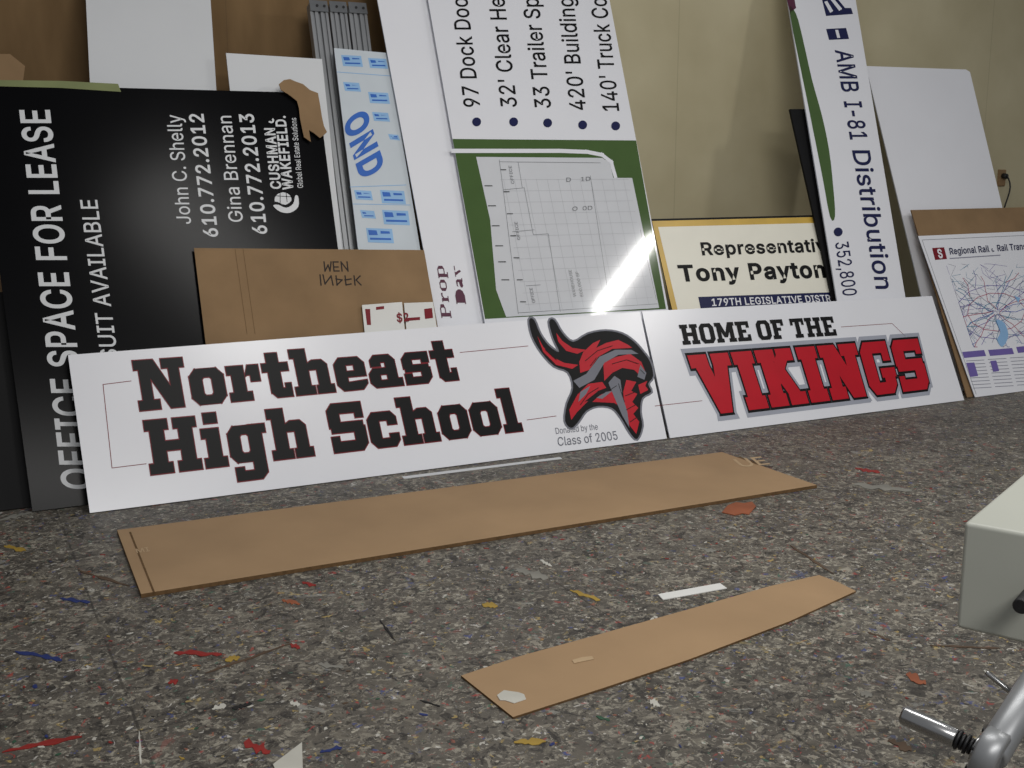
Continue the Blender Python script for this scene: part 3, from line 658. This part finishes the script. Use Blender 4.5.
fslab('floor_scrap',[(273,764),(302,742),(303,775),(280,780)],.0015,SCR['white'],SCR['white'],'pointed white vinyl offcut lying on the spattered floor','scrap',group='scraps on the floor')
protos={}
keys=list(SCR)
for i in range(300):
    x=random.uniform(0,960); y=random.uniform(500,766)
    if random.random()<.3: y=random.uniform(430,540); x=random.uniform(400,1020)
    P=floor_pt(x,y)
    rel=P-P1
    if rel.dot(n)>-.05: continue
    if 110<x<820 and 452<y<600 : 
        if y> 594-(x-141)*.161-78+ -6 and y<600-(x-141)*.161+4: continue
    if 455<x<860 and 570<y<720: continue
    if x>940 and y>560: continue
    c=random.choice(keys+['white','white','red','red','brown','grey','white','yellow'])
    if c not in protos:
        k=8; V=[];
        for t_ in (0.0014,.0004):
            for j in range(k):
                a=2*math.pi*j/k; rr=.0065*random.Random(j*7+len(protos)).uniform(.35,1.25); V.append((rr*math.cos(a)*1.5,rr*math.sin(a)*.8,t_))
        me=bpy.data.meshes.new('paint_chip'); me.from_pydata(V,[],[list(range(k)),list(range(2*k-1,k-1,-1))]+[[j,j+k,(j+1)%k+k,(j+1)%k] for j in range(k)]); me.materials.append(SCR[c]); protos[c]=me
    o=bpy.data.objects.new('paint_chip',protos[c]); COL.objects.link(o); o.location=(P.x,P.y,0); o.rotation_euler=(0,0,random.uniform(0,6.28)); sc=random.uniform(.4,1.3); o.scale=(sc,sc*random.uniform(.5,1),1)
    tag(o,f'small {c} chip lying on the spattered floor','chip','small chips on the floor')
# ================================================================ MACHINE
e1=Vector((.611,.791,0)); e2=Vector((.791,-.611,0))
Cn=at(964,522,1.6); zt=Cn.z; zb=.4975
base=Vector((Cn.x,Cn.y,0))+e1*.3+e2*.22; base.z=0
mach=bpy.data.objects.new('laminating_machine',None); COL.objects.link(mach); mach.location=base; mach.empty_display_size=.1
tag(mach,'pale grey enamelled machine with chrome crank handle on steel legs','machine')
def obox(name,o,a,la,b,lb,z0,z1,mat,bev=.012):
    q=[o,o+a*la,o+a*la+b*lb,o+b*lb]; V=[Vector((v.x,v.y,z0))-base for v in q]+[Vector((v.x,v.y,z1))-base for v in q]
    ob=meshobj(name,V,[[3,2,1,0],[4,5,6,7],[0,1,5,4],[1,2,6,5],[2,3,7,6],[3,0,4,7]],[mat],parent=mach)
    bm=bmesh.new(); bm.from_mesh(ob.data); bmesh.ops.recalc_face_normals(bm,faces=bm.faces); bm.to_mesh(ob.data); bm.free()
    if bev:
        m=ob.modifiers.new('bevel','BEVEL'); m.width=bev; m.segments=4
        for pl in ob.data.polygons: pl.use_smooth=True
        wn=ob.modifiers.new('wn','WEIGHTED_NORMAL')
    return ob
c0=Vector((Cn.x,Cn.y,0))
obox('housing',c0,e1,.6,e2,.45,zb,zt,SHELL,.007)
obox('leg',c0+e1*.05+e2*.36,e1,.06,e2,.06,0,zb,DSTEEL,.004)
obox('leg',c0+e1*.5+e2*.36,e1,.06,e2,.06,0,zb,DSTEEL,.004)
obox('leg',c0+e1*.5+e2*.2,e1,.06,e2,.06,0,zb,DSTEEL,.004)
g0=at(902,714,1.40); g1=at(957,739,1.36); g2=at(978,750,1.345)
crank=bpy.data.objects.new('crank_handle',None); COL.objects.link(crank); crank.parent=mach; crank.location=g2-base
def cc(name,p0,p1,r,mat,**k):
    o=cyl(name,p0,p1,r,mat,**k); o.parent=crank; o.location=Vector(p0)-g2; return o
cc('grip',g0,g1,.0125,CHROME)
for i in range(5):
    a=g1.lerp(g2,i/5); b=g1.lerp(g2,(i+.7)/5); cc('collar',a,b,.0105 if i%2 else .013,RUBBER)
ax=(g2-g1).normalized()
cc('hub',g2-ax*.001,g2+ax*.028,.034,CAST)
cc('hub_washer',g2-ax*.005,g2-ax*.001,.018,CHROME)
side=ax.cross(Z).normalized(); up_=side.cross(ax)
for k in range(5):
    a=k*2*math.pi/5+.5; q=g2+(side*math.cos(a)+up_*math.sin(a))*.026
    cc('bolt',q-ax*.004,q,.0035,RUBBER,seg=8)
h=g2+ax*.015
top=at(1062,640,1.5)
cc('crank_arm',h,top,.02,CAST)
top2=Vector((top.x,top.y,zb+.01)); cc('crank_shaft',top,top2,.014,DSTEEL)
kf=at(1021,606,1.5)
k_=cyl('knob',kf+e1*.06,kf-e1*.004,.011,RUBBER); k_.parent=mach; k_.location=kf+e1*.06-base
lv0=at(986,672,1.52); lv1=at(1012,693,1.5); lv2=at(1050,640,1.55)
a_=cyl('lever',lv0,lv1,.004,CHROME); a_.parent=mach; a_.location=lv0-base
a_=cyl('lever',lv1,Vector((lv2.x,lv2.y,zb+.01)),.005,DSTEEL); a_.parent=mach; a_.location=lv1-base
# ================================================================ LIGHT
w=bpy.data.worlds.new('room_light'); scene.world=w; w.use_nodes=True
w.node_tree.nodes['Background'].inputs[0].default_value=(.94,.96,1,1); w.node_tree.nodes['Background'].inputs[1].default_value=.25
def area(name,loc,target,sx,sy,power,col=(1,.98,.95)):
    l=bpy.data.lights.new(name,'AREA'); l.shape='RECTANGLE'; l.size=sx; l.size_y=sy; l.energy=power; l.color=col
    o=bpy.data.objects.new(name,l); COL.objects.link(o); o.location=loc
    o.rotation_euler=(Vector(target)-Vector(loc)).to_track_quat('-Z','Y').to_euler(); return o
area('ceiling_light',(.9,2.2,3.1),(1.6,3.6,0),2.0,.5,48)
area('ceiling_light',(1.4,-.9,3.0),(.2,3.0,.2),2.4,.5,62)
def refl(x,y,zc=3.0):
    r=ray(x,y); t=(BIG.B-C0).dot(BIG.m)/r.dot(BIG.m); P=C0+r*t; rr=r-2*r.dot(BIG.m)*BIG.m
    return P+rr*((zc-P.z)/rr.z), P
q0,Pm=refl(598,312); q1,_=refl(655,235)
mid=(q0+q1)/2; L_=(q1-q0).length
l=bpy.data.lights.new('fluorescent_tube','AREA'); l.shape='RECTANGLE'; l.size=L_; l.size_y=.06; l.energy=150*math.pi*L_*.06; l.color=(1,.98,.95)
o=bpy.data.objects.new('fluorescent_tube',l); COL.objects.link(o); o.location=mid
X=(q1-q0).normalized(); Zl=-(Pm-mid).normalized(); Y=Zl.cross(X).normalized(); Zl=X.cross(Y)
o.matrix_world=Matrix(((X.x,Y.x,Zl.x,mid.x),(X.y,Y.y,Zl.y,mid.y),(X.z,Y.z,Zl.z,mid.z),(0,0,0,1)))
